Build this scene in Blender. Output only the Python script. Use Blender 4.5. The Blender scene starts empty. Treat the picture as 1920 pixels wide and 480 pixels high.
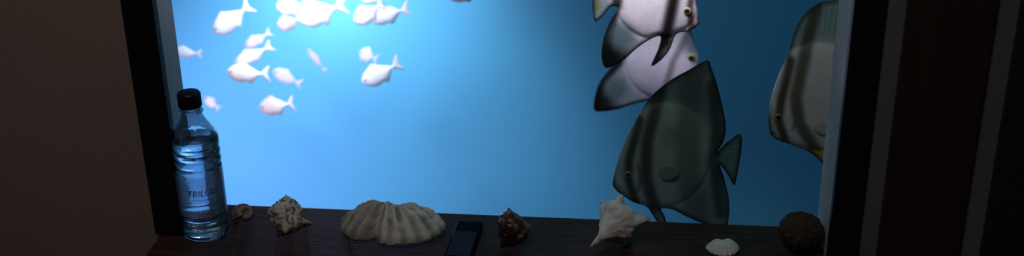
import bpy, bmesh, math, random
from mathutils import Vector, Matrix, noise, Euler
from mathutils.geometry import delaunay_2d_cdt
random.seed(4)
S=bpy.context.scene
S.view_settings.view_transform='Standard'
S.view_settings.look='None'
COL=S.collection
# ------------------------------------------------------------------ camera
F=2200.0
pitch=math.radians(23.2); yaw=math.radians(6.7); roll=-0.0148
CAM=Vector((0,-1.53,0.80))
R=Matrix.Rotation(yaw,3,'Z')@Matrix.Rotation(math.pi/2-pitch,3,'X')@Matrix.Rotation(roll,3,'Z')
cd=bpy.data.cameras.new('camera'); cam=bpy.data.objects.new('camera',cd); COL.objects.link(cam)
cam.matrix_world=Matrix.Translation(CAM)@R.to_4x4()
cd.sensor_width=36; cd.lens=36*F/1920; cd.clip_start=0.01
cd.dof.use_dof=True; cd.dof.focus_distance=1.66; cd.dof.aperture_fstop=3.0
S.camera=cam
def P(u,v,y=None,z=None):
    d=R@Vector(((u-960)/F,-(v-240)/F,-1))
    t=(y-CAM.y)/d.y if y is not None else (z-CAM.z)/d.z
    return CAM+d*t
def X(pts,y): return sum(P(u,v,y=y).x for u,v in pts)/len(pts)
# ------------------------------------------------------------------ helpers
def lin(c):
    return tuple(((x/255)/12.92 if x/255<=0.04045 else ((x/255+0.055)/1.055)**2.4) for x in c[:3])
def mat(name,c,rough=0.6,c2=None,scale=8,stretch=(1,1,1),bump=0.0,bscale=None,spec=0.5,metal=0,coat=0,detail=5):
    m=bpy.data.materials.new(name); m.use_nodes=True; nt=m.node_tree; b=nt.nodes['Principled BSDF']
    b.inputs['Base Color'].default_value=(*c,1); b.inputs['Roughness'].default_value=rough
    b.inputs['Specular IOR Level'].default_value=spec; b.inputs['Metallic'].default_value=metal
    b.inputs['Coat Weight'].default_value=coat
    tc=nt.nodes.new('ShaderNodeTexCoord'); mp=nt.nodes.new('ShaderNodeMapping'); mp.inputs['Scale'].default_value=stretch
    nt.links.new(tc.outputs['Object'],mp.inputs['Vector'])
    n=nt.nodes.new('ShaderNodeTexNoise'); n.inputs['Scale'].default_value=scale; n.inputs['Detail'].default_value=detail
    nt.links.new(mp.outputs['Vector'],n.inputs['Vector'])
    cr=nt.nodes.new('ShaderNodeValToRGB'); cr.color_ramp.elements[0].position=.35; cr.color_ramp.elements[1].position=.65
    if c2 is None: c2=tuple(x*0.85 for x in c)
    cr.color_ramp.elements[0].color=(*c2,1); cr.color_ramp.elements[1].color=(*c,1)
    nt.links.new(n.outputs['Fac'],cr.inputs['Fac']); nt.links.new(cr.outputs['Color'],b.inputs['Base Color'])
    if bump:
        n2=nt.nodes.new('ShaderNodeTexNoise'); n2.inputs['Scale'].default_value=bscale or scale*3; n2.inputs['Detail'].default_value=6
        nt.links.new(mp.outputs['Vector'],n2.inputs['Vector'])
        bp=nt.nodes.new('ShaderNodeBump'); bp.inputs['Strength'].default_value=bump; bp.inputs['Distance'].default_value=0.003
        nt.links.new(n2.outputs['Fac'],bp.inputs['Height']); nt.links.new(bp.outputs['Normal'],b.inputs['Normal'])
    return m
def attrmat(name,rough=0.5,transl=0.0,bump=0.15,bscale=300,var=0.15,spec=0.4):
    m=bpy.data.materials.new(name); m.use_nodes=True; nt=m.node_tree; b=nt.nodes['Principled BSDF']
    a=nt.nodes.new('ShaderNodeAttribute'); a.attribute_name='Col'
    tc=nt.nodes.new('ShaderNodeTexCoord')
    n=nt.nodes.new('ShaderNodeTexNoise'); n.inputs['Scale'].default_value=bscale*.25; nt.links.new(tc.outputs['Object'],n.inputs['Vector'])
    mr=nt.nodes.new('ShaderNodeMapRange'); mr.inputs['To Min'].default_value=1-var; mr.inputs['To Max'].default_value=1+var
    nt.links.new(n.outputs['Fac'],mr.inputs['Value'])
    mx=nt.nodes.new('ShaderNodeVectorMath'); mx.operation='SCALE'
    nt.links.new(a.outputs['Color'],mx.inputs[0]); nt.links.new(mr.outputs['Result'],mx.inputs['Scale'])
    nt.links.new(mx.outputs[0],b.inputs['Base Color'])
    b.inputs['Roughness'].default_value=rough; b.inputs['Specular IOR Level'].default_value=spec
    n2=nt.nodes.new('ShaderNodeTexNoise'); n2.inputs['Scale'].default_value=bscale; nt.links.new(tc.outputs['Object'],n2.inputs['Vector'])
    bp=nt.nodes.new('ShaderNodeBump'); bp.inputs['Strength'].default_value=bump; bp.inputs['Distance'].default_value=0.002
    nt.links.new(n2.outputs['Fac'],bp.inputs['Height']); nt.links.new(bp.outputs['Normal'],b.inputs['Normal'])
    if transl:
        out=nt.nodes['Material Output']; t=nt.nodes.new('ShaderNodeBsdfTranslucent'); ms=nt.nodes.new('ShaderNodeMixShader')
        ms.inputs[0].default_value=transl; nt.links.new(mx.outputs[0],t.inputs['Color'])
        nt.links.new(b.outputs[0],ms.inputs[1]); nt.links.new(t.outputs[0],ms.inputs[2]); nt.links.new(ms.outputs[0],out.inputs['Surface'])
    return m
def link(name,me,material=None,parent=None,**props):
    o=bpy.data.objects.new(name,me); COL.objects.link(o)
    if material: 
        if not me.materials: me.materials.append(material)
    if parent: o.parent=parent
    for k,v in props.items(): o[k]=v
    return o
def me_from(name,vs,fs,smooth=True,cols=None):
    me=bpy.data.meshes.new(name); me.from_pydata([tuple(v) for v in vs],[],fs); me.update()
    bm=bmesh.new(); bm.from_mesh(me); bmesh.ops.recalc_face_normals(bm,faces=bm.faces); bm.to_mesh(me); bm.free()
    if smooth: me.polygons.foreach_set('use_smooth',[True]*len(me.polygons))
    if cols:
        ca=me.color_attributes.new('Col','FLOAT_COLOR','POINT')
        for i,c in enumerate(cols): ca.data[i].color=(*c,1)
    return me
def boxes(name,bl,material,bevel=0.0,parent=None,**props):
    bm=bmesh.new()
    for (x0,x1,y0,y1,z0,z1) in bl:
        g=bmesh.ops.create_cube(bm,size=1)
        for v in g['verts']:
            v.co=Vector((x0+(v.co.x+.5)*(x1-x0),y0+(v.co.y+.5)*(y1-y0),z0+(v.co.z+.5)*(z1-z0)))
    me=bpy.data.meshes.new(name); bm.to_mesh(me); bm.free()
    o=link(name,me,material,parent,**props)
    if bevel:
        md=o.modifiers.new('b','BEVEL'); md.width=bevel; md.segments=3
    return o
def prism(name,quad,z0,z1,material,**props):
    vs=[(x,y,z0) for x,y in quad]+[(x,y,z1) for x,y in quad]
    n=len(quad); fs=[tuple(range(n))[::-1],tuple(range(n,2*n))]+[(i,(i+1)%n,n+(i+1)%n,n+i) for i in range(n)]
    return link(name,me_from(name,vs,fs,smooth=False),material,**props)
# ------------------------------------------------------------------ setting
YF=-0.10
xLg=X([(324,0),(343,180)],0); xLf=X([(291,0),(345,450)],YF); xLo=X([(226,0),(295,450)],YF)
xRg=X([(1572,0),(1532,428)],0); xRf=X([(1600,0),(1556,440)],YF); xRo=X([(1662,0),(1610,480)],YF)
xa=X([(1703,0),(1642,480)],YF); xb=X([(1853,0),(1812,480)],YF); xc=X([(1900,0),(1850,480)],YF)
ZT=0.66
m_wall=mat('wall_paint',(.33,.245,.205),.85,c2=(.30,.22,.18),scale=3,bump=.2,bscale=120)
m_frame=mat('black_frame',(.006,.006,.008),.5)
m_jamb=mat('grey_jamb',(.52,.52,.46),.7,scale=6)
m_sill=mat('dark_walnut',(.065,.032,.022),.5,c2=(.026,.014,.011),scale=14,stretch=(.6,9,9),bump=.1,spec=.25)
m_brown=mat('brown_panel',(.04,.015,.011),.6,c2=(.028,.011,.008),scale=9,stretch=(9,9,.5))
m_gstrip=mat('grey_strip',(.16,.17,.20),.7,scale=6)
m_dark=mat('dark_opening',(.012,.018,.026),.6)
m_tank=mat('tank_blue',(.11,.56,.72),.9,c2=(.105,.545,.70),scale=2,spec=.1)
m_tfloor=mat('tank_floor_dark',(.03,.10,.13),.9,scale=10,spec=.1)
def st(o): o['kind']='structure'; return o
hl=min(xLg,xLf)-.012; hr=max(xRg,xRf)+.012
st(boxes('wall_front',[(-2.0,hl,YF+.012,.02,-.8,1.8),(hr,2.0,YF+.012,.02,-.8,1.8),(hl,hr,YF+.012,.02,-.8,-.036),(hl,hr,YF+.012,.02,ZT,1.8)],m_wall))
st(boxes('floor',[(-2,2,-3,YF+.01,-.84,-.8)],mat('floor_tiles',(.06,.045,.04),.5)))
st(boxes('ceiling',[(-2,2,-3,YF+.01,1.8,1.84)],mat('ceiling_paint',(.25,.22,.2),.9)))
st(boxes('wall_left',[(-2.04,-2,-3,YF+.01,-.8,1.8)],m_wall))
st(boxes('wall_right',[(2,2.04,-3,YF+.01,-.8,1.8)],m_wall))
st(boxes('wall_back',[(-2,2,-3.04,-3,-.8,1.8)],m_wall))
st(boxes('trim_1',[(xLo,xLf,YF-.004,YF+.011,0.0,ZT+.05)],m_frame,.002))
st(boxes('trim_2',[(xRf,xRo,YF-.004,YF+.011,-.2,ZT+.05)],m_frame,.002))
st(boxes('trim_3',[(xLf,xRf,YF-.004,YF+.011,ZT,ZT+.05)],m_frame,.002))
st(prism('trim_4',[(xLg,0),(xLf,YF+.0115),(hl+.0005,YF+.0115),(hl+.0005,0)],0,ZT,m_jamb))
st(prism('trim_5',[(xRg,0),(xRf,YF+.0115),(hr-.0005,YF+.0115),(hr-.0005,0)],0,ZT,m_jamb))
st(boxes('trim_6',[(xRo,xa,YF+.000,YF+.011,-.79,1.79)],m_gstrip,.001))
st(boxes('trim_7',[(xa,xb,YF-.006,YF+.011,-.79,1.79)],m_brown,.002))
st(boxes('trim_8',[(xb,xc,YF+.000,YF+.011,-.79,1.79)],m_gstrip,.001))
st(boxes('trim_9',[(xc,xc+.4,YF-.004,YF+.011,-.79,1.79)],m_dark,.002))  # flat board, its near-black colour stands for a shaded door opening
st(boxes('wall_tank_back',[(-1.7,1.5,1.3,1.34,-1.0,1.2)],m_tank))
st(boxes('wall_tank_left',[(-1.74,-1.7,.02,1.34,-1.0,1.2)],m_tank))
st(boxes('wall_tank_right',[(1.5,1.54,.02,1.34,-1.0,1.2)],m_tank))
st(boxes('floor_tank',[(-1.7,1.5,.02,1.34,-1.04,-1.0)],m_tfloor))
sl=boxes('window_sill',[(xLo+.008,xRo,-.158,0.0,-.035,0)],m_sill,.004,label='dark brown stained wooden sill board below the aquarium window',category='window sill')
# ------------------------------------------------------------------ inflated fish
def catmull(pts,n):
    out=[]; L=len(pts)
    for i in range(L):
        p0,p1,p2,p3=[Vector(pts[(i+k)%L]) for k in (-1,0,1,2)]
        for j in range(n):
            t=j/n
            out.append(.5*((2*p1)+(-p0+p2)*t+(2*p0-5*p1+4*p2-p3)*t*t+(-p0+3*p1-3*p2+p3)*t**3))
    return out
def inside(p,poly):
    c=False; j=len(poly)-1
    for i in range(len(poly)):
        a=poly[i]; b=poly[j]
        if (a.y>p[1])!=(b.y>p[1]) and p[0]<(b.x-a.x)*(p[1]-a.y)/(b.y-a.y)+a.x: c=not c
        j=i
    return c
def bdist(p,poly):
    return min(math.hypot(p[0]-q.x,p[1]-q.y) for q in poly)
def silhouette(pts,step,sub):
    poly=catmull(pts,sub)
    q=[poly[0]]
    for p in poly[1:]:
        if (p-q[-1]).length>step*.25: q.append(p)
    poly=q
    xs=[p.x for p in poly]; ys=[p.y for p in poly]
    inn=[]
    y=min(ys); r=0
    while y<max(ys):
        x=min(xs)+(step/2 if r%2 else 0)
        while x<max(xs):
            if inside((x,y),poly) and bdist((x,y),poly)>step*.55: inn.append(Vector((x,y)))
            x+=step
        y+=step*.866; r+=1
    V=poly+inn; n=len(poly)
    res=delaunay_2d_cdt(V,[],[list(range(n))],1,1e-7)
    return res[0],[tuple(f) for f in res[2]],poly
def inflate(name,pts,step,sub,thick,colf,tmap,tmin,edge):
    V,Fs,poly=silhouette(pts,step,sub)
    n=len(V); th=[]
    for p in V:
        d=bdist(p,poly); k=min(1,d/edge)
        th.append(tmin*min(1,.25+d/(edge*.3))+thick(p)*math.sqrt(k))
    vs=[tmap(p,-t) for p,t in zip(V,th)]+[tmap(p,t) for p,t in zip(V,th)]
    fs=[f for f in Fs]+[tuple(n+i for i in f[::-1]) for f in Fs]
    cnt={}
    for f in Fs:
        for i in range(len(f)):
            a,b=f[i],f[(i+1)%len(f)]; cnt[(a,b)]=1
    for (a,b) in list(cnt):
        if (b,a) not in cnt: fs.append((b,a,n+a,n+b))
    c=[colf(p) for p in V]
    return me_from(name,vs,fs,True,c+c)
def mixc(a,b,t): t=max(0,min(1,t)); return tuple(x+(y-x)*t for x,y in zip(a,b))
def linedist(p,pl):
    best=1e9
    for i in range(len(pl)-1):
        a=Vector(pl[i]); b=Vector(pl[i+1]); d=b-a; t=max(0,min(1,(p-a).dot(d)/d.length_squared)); best=min(best,(p-(a+d*t)).length)
    return best
m_bat=attrmat('batfish_skin',rough=.5,transl=.12,bump=.05,bscale=500,var=.12,spec=.25)
m_eye=mat('fish_eye',(.01,.01,.01),.15)
m_iris=mat('fish_iris',(.42,.36,.18),.3)
def batfish(outline,y,ell,T,base,bands,patches,label,eye,pect=None,edgecol=None,edgew=10,fincol=None,eyer=8):
    cu,cv,ea,eb,ang=ell; ca,sa=math.cos(math.radians(ang)),math.sin(math.radians(ang))
    C=P(cu,cv,y=y); sc=(P(cu+10,cv,y=y)-C).length/10
    def er(p):
        dx=p.x-cu; dy=p.y-cv; X_=dx*ca+dy*sa; Y_=-dx*sa+dy*ca
        return (X_/ea)**2+(Y_/eb)**2
    poly=catmull(outline,6)
    def thick(p):
        s=1-er(p); return T*sc*(max(s,0)**.6)
    def colf(p):
        c=base; e=er(p)
        if fincol: c=mixc(c,fincol,(e-.85)/.5)
        c=mixc(c,tuple(x*.8 for x in c),.5+.5*noise.noise(Vector((p.x*.03,p.y*.03,y*9))))
        for pl,w,bc,st_ in bands:
            d=linedist(p,pl); c=mixc(c,bc,st_*math.exp(-(d/w)**4))
        for (x,y_,r,pc,s_) in patches:
            d=math.hypot(p.x-x,p.y-y_); c=mixc(c,pc,s_*math.exp(-(d/r)**4))
        if edgecol:
            d=bdist(p,poly)
            if e>.8: c=mixc(c,edgecol,math.exp(-(d/edgew)**2)*min(1,(e-.8)/.3))
        if e>1.0: c=tuple(x*(1+.12*math.sin(math.atan2(p.y-cv,p.x-cu)*90)) for x in c)
        return c
    def tmap(p,t):
        w=P(p.x,p.y,y=y); return (w.x-C.x,t,w.z-C.z)
    me=inflate('batfish',outline,3.5,6,thick,colf,tmap,.0011,12)
    o=link('batfish',me,m_bat,label=label,category='fish'); o['group']='batfish in the aquarium'
    o.location=C
    if eye:
        for s in (-1,1):
            bm=bmesh.new(); bmesh.ops.create_uvsphere(bm,u_segments=24,v_segments=16,radius=eyer*sc)
            w=P(eye[0],eye[1],y=y); th=thick(Vector(eye))*math.sqrt(min(1,bdist(Vector(eye),poly)/12))
            for v in bm.verts: v.co.y*=.4
            me=bpy.data.meshes.new('eye'); bm.to_mesh(me); bm.free()
            me.materials.append(m_iris); me.materials.append(m_eye)
            for f in me.polygons:
                f.use_smooth=True
                if math.hypot(f.center.x,f.center.z)<eyer*sc*.62: f.material_index=1
            e=bpy.data.objects.new('eye',me); COL.objects.link(e); e.parent=o; e.location=(w.x-C.x,s*(th+.0008),w.z-C.z); e['label']='round dark eye with a dull yellow ring'
    if pect:
        (pu,pv),pp,pc=pect
        w0=P(pu,pv,y=y)
        for s in (-1,1):
            th=thick(Vector((pu,pv)))
            def tm(p,t):
                w=P(p.x,p.y,y=y); k=math.hypot(p.x-pu,p.y-pv)
                return (w.x-w0.x,t+s*k*sc*.08,w.z-w0.z)
            me=inflate('pectoral_fin',pp,5,4,lambda p:0,lambda p:pc,tm,.0007,8)
            f=link('pectoral_fin',me,m_bat,o); f.location=(w0.x-C.x,s*(th+.0005),w0.z-C.z)
    return o
g=lambda *c: lin(c)
A=[(1149,346),(1152,326),(1160,295),(1172,262),(1192,225),(1222,180),(1258,150),(1290,132),(1318,116),(1329,114),(1334,128),(1345,160),(1356,205),(1361,240),(1356,266),(1345,284),
   (1362,268),(1386,251),(1391,268),(1387,300),(1380,338),(1376,347),(1366,330),(1350,309),(1358,335),(1366,370),(1367,400),(1362,423),(1340,425),(1310,416),(1280,402),(1262,393),(1240,391),
   (1246,405),(1250,423),(1240,424),(1228,410),(1213,388),(1190,380),(1170,368),(1156,357)]
DK=g(46,60,56)
batfish(A,.12,(1240,290,100,92,-62),17,g(165,196,188),
 [([(1200,222),(1180,290),(1178,330),(1192,378)],9,DK,.9),([(1238,170),(1213,260),(1212,330),(1228,388)],13,DK,.88),([(1300,135),(1290,230),(1290,330),(1310,408)],24,g(80,102,98),.65),([(1335,160),(1345,240),(1338,300),(1352,400)],12,g(42,54,52),.75),([(1148,347),(1160,349)],3,g(20,24,22),.9),([(1196,300),(1201,330),(1196,355)],3,g(50,60,56),.6)],
 [(1156,340,14,g(200,210,205),.6),(1258,250,20,g(100,120,114),.4)],
 'large dark olive batfish with tall fins close to the glass',(1178,322),
 ((1234,318),[(1234,312),(1250,302),(1266,305),(1272,318),(1262,330),(1242,330)],g(120,145,138)),edgecol=g(20,32,34),edgew=6,fincol=g(116,156,156),eyer=7)
B=[(1443,246),(1441,215),(1448,175),(1462,135),(1478,100),(1490,60),(1508,28),(1535,6),(1562,1),(1600,-8),(1640,5),(1655,60),(1648,120),(1662,140),(1690,110),(1698,160),(1692,215),(1664,185),(1650,205),(1660,270),(1645,325),(1600,328),(1570,312),(1552,303),
   (1548,318),(1538,302),(1520,286),(1500,277),(1478,269),(1458,262),(1447,255)]
batfish(B,.10,(1535,180,98,100,0),19,g(245,255,255),
 [([(1482,110),(1464,180),(1459,220),(1472,264)],9,g(74,74,54),.95),([(1530,15),(1505,110),(1490,175),(1497,225),(1530,282)],13,g(96,102,82),.93),([(1585,40),(1575,200),(1590,300)],16,g(90,100,85),.8),([(1442,247),(1454,250)],3,g(40,40,34),.9),([(1484,195),(1490,220),(1484,240)],2.5,g(110,120,110),.7)],
 [(1532,292,16,g(210,170,40),.9),(1447,240,9,g(200,200,150),.6)],
 'pale silvery batfish with brown bands beside the window edge',(1459,216),
 ((1520,235),[(1520,228),(1540,222),(1556,232),(1552,246),(1530,244)],g(190,205,185)),edgecol=g(40,50,45),edgew=6,fincol=g(180,222,224))
Cc=[(1311,40),(1306,10),(1295,-30),(1270,-70),(1235,-110),(1180,-150),(1150,-190),(1135,-180),(1138,-120),(1150,-60),(1156,-20),(1148,-8),(1132,-25),(1118,-32),(1111,5),(1115,39),(1128,32),(1146,12),(1158,16),
   (1143,42),(1131,75),(1128,105),(1134,126),(1150,124),(1170,112),(1190,94),(1215,76),(1238,68),(1234,92),(1221,123),(1238,114),(1256,92),(1268,64),(1292,58),(1307,49)]
batfish(Cc,.30,(1232,-10,82,82,0),14,g(246,236,250),
 [([(1285,-70),(1264,-10),(1256,30),(1246,78)],14,g(18,12,9),.99),([(1302,-30),(1293,10),(1297,52)],7,g(74,52,32),.93),([(1160,-60),(1158,0),(1142,60),(1134,124)],11,g(10,12,14),.95),([(1240,75),(1225,120)],14,g(10,8,8),.98),([(1266,72),(1250,104)],5,g(150,110,20),.9)],
 [(1146,112,38,g(6,8,9),1),(1116,10,14,g(110,120,60),.8),(1168,64,26,g(80,100,112),.8)],
 'silvery white batfish with dark bands and black-tipped fins',(1288,18),
 None,edgecol=g(10,12,14),edgew=6,fincol=g(140,155,165))
D=[(1114,206),(1115,182),(1124,155),(1145,128),(1175,105),(1190,70),(1205,20),(1240,-5),(1275,10),(1290,45),(1300,72),(1309,100),(1309,118),(1303,140),(1288,160),(1275,178),(1262,215),(1250,190),(1238,184),(1222,188),(1195,193),(1160,204),(1132,209)]
batfish(D,.60,(1245,115,72,70,20),14,g(240,232,255),
 [([(1290,60),(1262,110),(1248,160),(1252,190)],7,g(110,90,85),.7),([(1116,208),(1119,180),(1132,150),(1160,118)],9,g(14,18,20),.95),([(1116,208),(1165,204),(1222,188)],7,g(14,18,20),.95)],
 [(1124,196,36,g(10,13,15),.98),(1156,164,22,g(100,124,138),.8),(1298,80,20,g(100,124,138),.75)],
 'pale lilac batfish partly hidden behind two other batfish',(1296,105),None,edgecol=g(20,26,30),edgew=5,fincol=g(180,196,212))
# ------------------------------------------------------------------ small fish
m_small=attrmat('silver_skin',rough=.45,transl=.35,bump=.1,bscale=40,var=.1)
SO=[(0,0),(.05,.10),(.15,.19),(.27,.25),(.36,.30),(.42,.30),(.5,.22),(.62,.14),(.74,.055),(.79,.05),(.88,.14),(.99,.23),(.95,.08),(.93,0),(.95,-.09),(.99,-.21),(.88,-.13),(.79,-.05),(.73,-.06),(.64,-.15),(.56,-.25),(.5,-.27),(.44,-.22),(.3,-.25),(.15,-.2),(.05,-.09)]
def sthick(p):
    s=1-((p.x-.38)/.42)**2-(p.y/.24)**2; return .085*max(s,0)**.6
def scol(warm):
    def f(p):
        c=(.88,.95,.95)
        c=mixc(c,(.98,.78,.55),warm*math.exp(-((p.x-.3)/.25)**2))
        if p.x>.78: c=mixc(c,(.8,.82,.66),.6)
        if p.y>.24 or p.y<-.22: c=mixc(c,(.7,.74,.58),.6)
        if math.hypot(p.x-.12,p.y-.04)<.035: c=(.05,.05,.06)
        return c
    return f
def smesh(w): 
    me=inflate('small_fish',SO,.045,4,sthick,scol(w),lambda p,t:(p.x,t,p.y),.006,.08); me.materials.append(m_small); return me
ms_=[smesh(0.1),smesh(.6)]
SF=[((400,62),(472,8),36,.80,0),((459,88),(508,60),20,.98,0),((518,14),(578,8),36,.78,0),((520,50),(568,34),28,.86,1),((556,38),(650,8),48,.74,0),
((664,42),(722,4),34,.76,0),((688,34),(769,18),40,.82,0),((672,-4),(735,-12),28,.8,0),((322,95),(380,101),22,.85,0),((440,122),(510,86),26,.84,0),((425,136),(508,138),38,.76,1),
((512,132),(567,160),28,.98,0),((577,92),(612,137),13,.95,1),((674,98),(709,112),32,.88,0),((679,156),(752,118),38,.76,0),((486,203),(553,194),36,.80,1),((384,183),(412,204),20,1.02,0),((838,-6),(912,-10),26,.8,0),((600,-16),(650,-4),24,.84,0)]
for i,(h,t,hp,y,w) in enumerate(SF):
    H=P(*h,y=y); T_=P(*t,y=y); d=T_-H; L=d.length; d.normalize(); n=Vector((-d.z,0,d.x)); yv=Vector((0,1,0))
    if n.z<0: n=-n; yv=-yv
    pl=math.hypot(t[0]-h[0],t[1]-h[1]); zs=(hp/pl)/.52
    o=bpy.data.objects.new('small_fish',ms_[w]); COL.objects.link(o)
    d2=(d+Vector((0,.12*math.sin(i*2.3),0)))
    M=Matrix((( d2.x*L,yv.x*L,n.x*L*zs,H.x),(d2.y*L,yv.y*L,n.y*L*zs,H.y),(d2.z*L,yv.z*L,n.z*L*zs,H.z),(0,0,0,1)))
    o.matrix_world=M
    o['label']='small golden-pink fish with forked tail near the lamp' if w else 'small bright silvery white fish with forked tail near the lamp'
    o['category']='fish'; o['group']='school of small silvery fish'
# ------------------------------------------------------------------ bottle
def lathe(prof,seg=48,cap=True):
    vs=[];fs=[]
    for r,z in prof:
        for j in range(seg):
            a=2*math.pi*j/seg; vs.append((r*math.cos(a),r*math.sin(a),z))
    for i in range(len(prof)-1):
        for j in range(seg):
            k=(j+1)%seg; fs.append((i*seg+j,i*seg+k,(i+1)*seg+k,(i+1)*seg+j))
    if cap:
        fs.append(tuple(range(seg))[::-1]); fs.append(tuple(range((len(prof)-1)*seg,len(prof)*seg)))
    return vs,fs
def shape_r(z):
    if z<.006: return .0275+.0055*math.sin(z/.006*math.pi/2)
    if z<.148:
        r=.033
        for gz in (.030,.112,.124,.136): r-=.0016*math.exp(-((z-gz)/.0022)**2)
        if .036<z<.106: r-=.0006
        if z<.026: r-=.001*abs(math.sin(z*250))
        return r
    if z<.192:
        t=(z-.148)/.044; return .033+(.0128-.033)*(t*t*(3-2*t))*.75+(.0128-.033)*.25*t
    return .0128
bpos=P(388,437,z=0)
be=bpy.data.objects.new('water_bottle',None); COL.objects.link(be); be.location=(bpos.x,bpos.y,0.0004); be.empty_display_size=.02
be['label']='clear plastic water bottle with dark screw cap standing on the sill'; be['category']='bottle'
prof=[(shape_r(z/1000),z/1000) for z in [0,1,2,3,4,5,6]+list(range(7,205))]
vs,fs=lathe(prof,56)
mb=bpy.data.materials.new('clear_plastic'); mb.use_nodes=True; nt=mb.node_tree; nt.nodes.remove(nt.nodes['Principled BSDF'])
tr=nt.nodes.new('ShaderNodeBsdfTransparent'); tr.inputs[0].default_value=(.93,.96,1,1)
gl=nt.nodes.new('ShaderNodeBsdfGlossy'); gl.inputs['Roughness'].default_value=.06
lw=nt.nodes.new('ShaderNodeLayerWeight'); lw.inputs[0].default_value=.35
mr=nt.nodes.new('ShaderNodeMapRange'); mr.inputs['To Min'].default_value=.05; mr.inputs['To Max'].default_value=.75
nt.links.new(lw.outputs['Fresnel'],mr.inputs['Value'])
tc=nt.nodes.new('ShaderNodeTexCoord'); nz=nt.nodes.new('ShaderNodeTexNoise'); nz.inputs['Scale'].default_value=70; nt.links.new(tc.outputs['Object'],nz.inputs['Vector'])
bp=nt.nodes.new('ShaderNodeBump'); bp.inputs['Strength'].default_value=.5; bp.inputs['Distance'].default_value=.004; nt.links.new(nz.outputs['Fac'],bp.inputs['Height'])
nt.links.new(bp.outputs[0],gl.inputs['Normal']); nt.links.new(bp.outputs[0],lw.inputs['Normal'])
ms=nt.nodes.new('ShaderNodeMixShader'); nt.links.new(mr.outputs[0],ms.inputs[0]); nt.links.new(tr.outputs[0],ms.inputs[1]); nt.links.new(gl.outputs[0],ms.inputs[2])
nt.links.new(ms.outputs[0],nt.nodes['Material Output'].inputs[0])
link('bottle_body',me_from('bottle_body',vs,fs),mb,be)
WL=.150
prof=[(shape_r(z/1000)-.0012,z/1000) for z in range(2,int(WL*1000)+1)]
vs,fs=lathe(prof,56)
mw=bpy.data.materials.new('drinking_water'); mw.use_nodes=True; b=mw.node_tree.nodes['Principled BSDF']
b.inputs['Transmission Weight'].default_value=1; b.inputs['IOR'].default_value=1.33; b.inputs['Roughness'].default_value=.02; b.inputs['Base Color'].default_value=(.85,.93,1,1)
nt=mw.node_tree; nz=nt.nodes.new('ShaderNodeTexNoise'); nz.inputs['Scale'].default_value=45; tc=nt.nodes.new('ShaderNodeTexCoord'); nt.links.new(tc.outputs['Object'],nz.inputs['Vector'])
bp=nt.nodes.new('ShaderNodeBump'); bp.inputs['Strength'].default_value=.3; bp.inputs['Distance'].default_value=.003; nt.links.new(nz.outputs['Fac'],bp.inputs['Height']); nt.links.new(bp.outputs[0],b.inputs['Normal'])
link('water',me_from('water',vs,fs),mw,be)
vs=[];fs=[];seg=96
cp=[(.0150,.197),(.0155,.198),(.0155,.2155),(.0148,.218),(.0125,.2188),(.0001,.2188)]
for i,(r,z) in enumerate(cp):
    for j in range(seg):
        a=2*math.pi*j/seg; rr=r+(.0005 if (j%2 and 0<i<3) else 0); vs.append((rr*math.cos(a),rr*math.sin(a),z))
for i in range(len(cp)-1):
    for j in range(seg):
        k=(j+1)%seg; fs.append((i*seg+j,i*seg+k,(i+1)*seg+k,(i+1)*seg+j))
fs.append(tuple(range(seg))[::-1])
link('screw_cap',me_from('screw_cap',vs,fs),mat('navy_cap',(.006,.008,.02),.4),be,label='dark navy ribbed plastic screw cap')
vs,fs=lathe([(.0140,.189),(.0170,.1895),(.0170,.1915),(.0140,.192)],48)
link('neck_ring',me_from('neck_ring',vs,fs),mb,be)
ml=bpy.data.materials.new('film_label'); ml.use_nodes=True; nt=ml.node_tree; b=nt.nodes['Principled BSDF']; b.inputs['Base Color'].default_value=(.50,.58,.85,1); b.inputs['Roughness'].default_value=.4
tl=nt.nodes.new('ShaderNodeBsdfTranslucent'); tl.inputs[0].default_value=(.6,.7,.95,1); m2=nt.nodes.new('ShaderNodeMixShader'); m2.inputs[0].default_value=.6
nt.links.new(b.outputs[0],m2.inputs[1]); nt.links.new(tl.outputs[0],m2.inputs[2])
t=nt.nodes.new('ShaderNodeBsdfTransparent'); ms=nt.nodes.new('ShaderNodeMixShader'); tc=nt.nodes.new('ShaderNodeTexCoord'); nz=nt.nodes.new('ShaderNodeTexNoise'); nz.inputs['Scale'].default_value=30
nt.links.new(tc.outputs['Object'],nz.inputs['Vector']); mr=nt.nodes.new('ShaderNodeMapRange'); mr.inputs['To Min'].default_value=.2; mr.inputs['To Max'].default_value=.5; nt.links.new(nz.outputs['Fac'],mr.inputs['Value'])
nt.links.new(mr.outputs[0],ms.inputs[0]); nt.links.new(t.outputs[0],ms.inputs[1]); nt.links.new(m2.outputs[0],ms.inputs[2]); nt.links.new(ms.outputs[0],nt.nodes['Material Output'].inputs[0])
vs,fs=lathe([(.0332,.040),(.0332,.102)],56,cap=False)
lb=link('bottle_label',me_from('bottle_label',vs,fs),ml,be,label='translucent pale blue film label with dark lettering')
m_ink=mat('label_ink',(.01,.015,.05),.5)
fwd=math.atan2(CAM.y-bpos.y,CAM.x-bpos.x)
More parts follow.
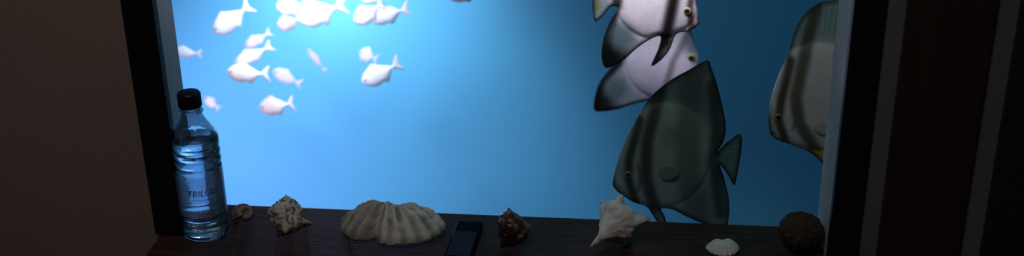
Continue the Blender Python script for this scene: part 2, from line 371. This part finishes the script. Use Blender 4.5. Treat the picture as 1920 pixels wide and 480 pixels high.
def wraptext(txt,size,z,name,shear=.2,offset=0,material=m_ink):
    cu=bpy.data.curves.new(name,'FONT'); cu.body=txt; cu.size=size; cu.align_x='CENTER'; cu.shear=shear; cu.resolution_u=3
    o=bpy.data.objects.new(name,cu); COL.objects.link(o); bpy.context.view_layer.update()
    dg=bpy.context.evaluated_depsgraph_get(); me=bpy.data.meshes.new_from_object(o.evaluated_get(dg)); bpy.data.objects.remove(o)
    bm=bmesh.new(); bm.from_mesh(me); bmesh.ops.triangulate(bm,faces=bm.faces); bmesh.ops.subdivide_edges(bm,edges=bm.edges,cuts=1)
    for v in bm.verts:
        a=fwd+(v.co.x+offset)/.0335; zz=v.co.y+z; v.co=Vector((.0335*math.cos(a),.0335*math.sin(a),zz))
    bm.to_mesh(me); bm.free(); me.name=name
    link(name,me,material,lb)
wraptext('TBILUU',.013,.074,'lettering')
wraptext('~~~~~~~',.008,.066,'lettering')
# ------------------------------------------------------------------ shells
def finish(name,vs,fs,rot,pos,material,label,category,cols=None,flat=1.0,smooth=True):
    E=Euler([math.radians(a) for a in rot]).to_matrix()
    vs=[E@Vector(v) for v in vs]
    mz=min(v.z for v in vs); cx=(min(v.x for v in vs)+max(v.x for v in vs))/2; cy=(min(v.y for v in vs)+max(v.y for v in vs))/2
    vs=[Vector((v.x-cx,v.y-cy,(v.z-mz)*flat)) for v in vs]
    o=link(name,me_from(name,vs,fs,smooth,cols),material,label=label,category=category)
    o.location=(pos.x,pos.y,0.0002)
    return o
def spiral(Rr,turns,W,T,k,c0,ns,amp,siph,na,colf,nf=30,sharp=6,ph0=.7,row2=0,lip=0.0,nseed=0):
    NT=int(turns*60); NP=48; vs=[];fs=[];cols=[]
    tm=turns*2*math.pi
    for i in range(NT+1):
        th=tm*i/NT; s=W**((th-tm)/(2*math.pi))
        near=max(0,(th-(tm-2.2))/2.2)
        for j in range(NP):
            ph=2*math.pi*j/NP; w=lambda a:(a+math.pi)%(2*math.pi)-math.pi
            gg=math.exp(-(w(ph-ph0)/.32)**2); cc=max(0,math.cos(ns*th*.5))**sharp if ns else 0
            rad=k*s*(1+amp*gg*cc*(.5+.5*s)+row2*math.exp(-(w(ph+.3)/.25)**2)*cc+lip*near*math.exp(-(w(ph-.1)/.9)**2))
            rr=c0*s+rad*math.cos(ph); zz=-T*s+rad*math.sin(ph)*1.15
            dn=math.exp(-(w(ph+1.75)/.5)**2); zz-=siph*s*dn*(0.35+.65*min(1,s*1.1)); rr*=1-.35*dn*min(1,siph)
            p=Vector((rr*math.cos(th),rr*math.sin(th),zz))
            q=noise.noise(p*nf/6+Vector((nseed,0,0)))*na+noise.noise(p*nf/2)*na*.4
            p=p*(1+q)
            vs.append(p*Rr); cols.append(colf(p,th,ph,cc*gg,s))
    for i in range(NT):
        for j in range(NP):
            l=(j+1)%NP; fs.append((i*NP+j,i*NP+l,(i+1)*NP+l,(i+1)*NP+j))
    base=NT*NP; cen=sum((Vector(vs[base+j]) for j in range(NP)),Vector())/NP
    back=sum((Vector(vs[base-4*NP+j]) for j in range(NP)),Vector())/NP
    n0=len(vs)
    for j in range(NP):
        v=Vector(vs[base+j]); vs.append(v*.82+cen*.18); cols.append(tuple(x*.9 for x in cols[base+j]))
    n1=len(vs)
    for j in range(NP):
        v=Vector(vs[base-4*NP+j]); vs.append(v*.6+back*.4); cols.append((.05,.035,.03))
    for j in range(NP):
        l=(j+1)%NP; fs.append((base+j,base+l,n0+l,n0+j)); fs.append((n0+j,n0+l,n1+l,n1+j))
    fs.append(tuple(n1+j for j in range(NP)))
    fs.append(tuple(range(NP))[::-1])
    return vs,fs,cols
m_shell=attrmat('shell_matte',rough=.75,bump=.6,bscale=260,var=.25,spec=.3)
m_shellg=attrmat('shell_glossy',rough=.3,bump=.4,bscale=220,var=.3,spec=.5)
def c1(p,th,ph,sp,s):
    return mixc((.16,.08,.06),(.42,.32,.28),.5+.5*math.sin(ph*6+2*noise.noise(p*4)))
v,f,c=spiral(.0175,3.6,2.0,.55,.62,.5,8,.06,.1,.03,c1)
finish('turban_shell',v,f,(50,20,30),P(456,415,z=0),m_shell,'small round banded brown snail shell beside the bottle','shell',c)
def c2(p,th,ph,sp,s):
    n=noise.noise(p*6); return mixc((.84,.78,.70),(.16,.10,.07),.12+n*2.2)
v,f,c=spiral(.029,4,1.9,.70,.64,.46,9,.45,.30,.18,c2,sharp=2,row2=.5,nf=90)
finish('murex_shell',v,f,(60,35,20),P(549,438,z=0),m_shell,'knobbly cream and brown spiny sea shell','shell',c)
def c3(p,th,ph,sp,s):
    n=noise.noise(p*3+Vector((3,1,2))); return mixc((.06,.032,.023),(.34,.28,.24),max(0,(n-.15)*3)+sp*.7)
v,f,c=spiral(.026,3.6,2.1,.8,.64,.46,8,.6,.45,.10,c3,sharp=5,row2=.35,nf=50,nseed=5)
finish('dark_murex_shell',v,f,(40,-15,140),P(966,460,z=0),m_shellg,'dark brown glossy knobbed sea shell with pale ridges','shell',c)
def c4(p,th,ph,sp,s):
    n=noise.noise(p*3); return mixc((.90,.88,.88),(.66,.58,.54),.3+n)
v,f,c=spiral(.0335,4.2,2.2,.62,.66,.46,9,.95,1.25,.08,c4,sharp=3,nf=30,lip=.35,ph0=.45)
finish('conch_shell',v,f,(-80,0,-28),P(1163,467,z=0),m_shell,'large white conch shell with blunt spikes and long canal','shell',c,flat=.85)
def valve(Rf,A0,A1,H,nr,fold,zf,colf,NT=180,NR=40,na=.02,dome=.8):
    vs=[];cols=[];fs=[]
    for i in range(NT+1):
        a=A0+(A1-A0)*i/NT
        fo=math.cos(nr*a)
        for j in range(NR+1):
            t=j/NR; Rd=Rf(a)*(1+zf*fo)
            r=Rd*t
            h=H*(math.sin(math.pi*min(1,t**.7*.9+.1))**dome)*(1-.10*abs(a))+fold*fo*t*(1.25-t)*1.6*H
            h+=.02*H*math.sin(t*60)*t
            x=math.sin(a)*r; y=-math.cos(a)*r
            q=noise.noise(Vector((x,y,h))*60)*na*H
            vs.append((x,y,h+q)); cols.append(colf(a,t,fo))
    for i in range(NT):
        for j in range(NR):
            p=i*(NR+1)+j; fs.append((p,p+1,p+NR+2,p+NR+1))
    n=len(vs); vs+= [(x*.97,y*.97,z-.0028) for x,y,z in vs]; cols+=cols
    fs2=[tuple(n+k for k in q[::-1]) for q in fs]
    for i in range(NT):
        p=i*(NR+1)+NR; q=p+NR+1; fs2.append((p,q,n+q,n+p))
    for j in range(NR):
        fs2.append((j,j+1,n+j+1,n+j)); p=NT*(NR+1)+j; fs2.append((p,p+1,n+p+1,n+p))
    return vs,fs+fs2,cols
def Rcl(a): return (.056+.022*abs(math.sin(a))-.024*math.exp(-((a+.38)/.16)**2))*(1 if a>-.4 else .95)
def ccl(a,t,fo): 
    c=mixc((.82,.79,.72),(.32,.27,.23),.3-.45*fo+.6*noise.noise(Vector((a*3,t*9,1))))
    return mixc(c,(.24,.17,.13),.4 if a<-.5 else 0)
v,f,c=valve(Rcl,-1.75,1.75,.042,20,.09,.015,ccl,NT=260,na=.12,dome=.6)
finish('giant_clam_shell',v,f,(-4,0,0),P(732,447,z=0),m_shell,'large ribbed cream clam shell lying open side down','shell',c)
v,f,c=valve(lambda a:.028*(1-.12*abs(a)),-1.5,1.5,.014,22,.03,.02,lambda a,t,fo:mixc((.85,.92,.88),(.66,.72,.66),.4-.4*fo),NT=120,NR=24)
finish('cockle_shell',v,f,(0,0,8),P(1355,474,z=0),m_shell,'small smooth white clam shell','shell',c)
vs=[];fs=[];cols=[];NU=90;NV=48
for i in range(NV+1):
    ph=math.pi*i/NV
    for j in range(NU):
        th=2*math.pi*j/NU
        bmp=.035*max(0,math.cos(th*20))*abs(math.cos(ph*16))*math.sin(ph)-.03*abs(math.cos(th*2.5))
        p=Vector((math.sin(ph)*math.cos(th),math.sin(ph)*math.sin(th),math.cos(ph)*.82))
        p*=.031*(1+bmp+.08*noise.noise(p*5)); vs.append(p); cols.append(mixc((.05,.028,.022),(.11,.075,.055),bmp*20))
for i in range(NV):
    for j in range(NU):
        l=(j+1)%NU; fs.append((i*NU+j,i*NU+l,(i+1)*NU+l,(i+1)*NU+j))
finish('sea_urchin',vs,fs,(15,10,0),P(1499,466,z=0),m_shell,'round dark brown dried sea urchin beside the window jamb','sea urchin',cols)
# ------------------------------------------------------------------ phone
a=P(856,413,z=.01); b_=P(907,413,z=.01); c_=P(832,480,z=.01); cc=P(884,480,z=.01)
ax=((c_-a)+(cc-b_))
wd=(b_-a).length; ln=.118
top=(a+b_)/2; d=ax.normalized(); ctr=top+d*ln/2
ph=bpy.data.objects.new('mobile_phone',None); COL.objects.link(ph); ph.location=(ctr.x,ctr.y,0.0002); ph.rotation_euler=(0,0,math.atan2(-d.x,d.y)+math.pi); ph.empty_display_size=.02
ph['label']='slim black mobile phone lying flat on the sill'; ph['category']='phone'
w=wd/2*.97; h=ln/2
boxes('phone_body',[(-w,w,-h,h,0,.010)],mat('black_plastic',(.004,.004,.005),.5,spec=.05),.003,ph)
boxes('phone_screen',[(-w*.84,w*.84,-h*.78,h*.40,.0101,.0106)],mat('screen_glass',(.028,.036,.058),.35,spec=.08),.0002,ph,label='glossy dark glass screen')
boxes('button',[(-w*.25,w*.25,-h*.93,-h*.85,.0101,.0109)],mat('button_grey',(.03,.03,.035),.3),.0003,ph)
boxes('speaker_slot',[(-w*.25,w*.25,h*.87,h*.90,.0101,.0104)],mat('slot_grey',(.03,.03,.035),.5),0,ph)
# ------------------------------------------------------------------ lights
def light(kind,name,loc,e,col,size=.1,aim=None,**kw):
    l=bpy.data.lights.new(name,kind); l.energy=e; l.color=col
    if kind=='AREA': l.size=size
    else: l.shadow_soft_size=size
    for k,v in kw.items(): setattr(l,k,v)
    o=bpy.data.objects.new(name,l); COL.objects.link(o); o.location=loc
    if aim is not None: o.rotation_euler=(Vector(aim)-Vector(loc)).to_track_quat('-Z','Y').to_euler()
    return o
bw=P(610,-40,y=1.3)
light('POINT','tank_lamp',(bw.x,1.12,bw.z+.06),4.2,(1,.66,1),.04)
b2=P(880,-30,y=1.3)
light('POINT','back_wall_glow_fill',(b2.x,1.22,b2.z+.04),.15,(.95,.75,1),.02)  # unseen light added to make a soft glow patch on the back wall
fc=P(570,60,y=.8)
light('SPOT','small_fish_fill',(fc.x+.03,.50,.36),52,(.68,.70,1),.12,aim=fc,spot_size=math.radians(78),spot_blend=1)  # unseen spot added to brighten the viewer-facing sides of the small fish
lb2=P(520,330,y=1.3)
light('AREA','left_glow_fill',(-1.2,.75,-.55),4.2,(.9,.50,1),.4,aim=lb2)  # unseen area light added to spread the blue glow down the left
light('AREA','tank_top_light',(.1,.75,1.1),1.7,(.12,.90,.92),1.6,aim=(.1,.9,-1))
bf=P(1220,60,y=.30)
light('SPOT','batfish_fill_spot',(bf.x-.05,.08,.62),14,(.96,.93,1),.04,aim=bf,spot_size=math.radians(36),spot_blend=.6)  # unseen spot added to brighten the pale batfish at upper right
bd=P(1200,150,y=.60)
light('SPOT','rear_fill_spot',(bd.x-.12,.40,.40),3.8,(.95,.93,1),.04,aim=bd,spot_size=math.radians(40),spot_blend=.7)  # unseen spot added for the rear batfish, shadowed by the one before it
light('AREA','room_light',(-.4,-1.0,1.75),6,(1,.93,.90),.6,aim=(-.2,-.2,0))
W=bpy.data.worlds.new('World'); S.world=W; W.use_nodes=True; nt=W.node_tree; nt.nodes['Background'].inputs[0].default_value=(.01,.012,.015,1)
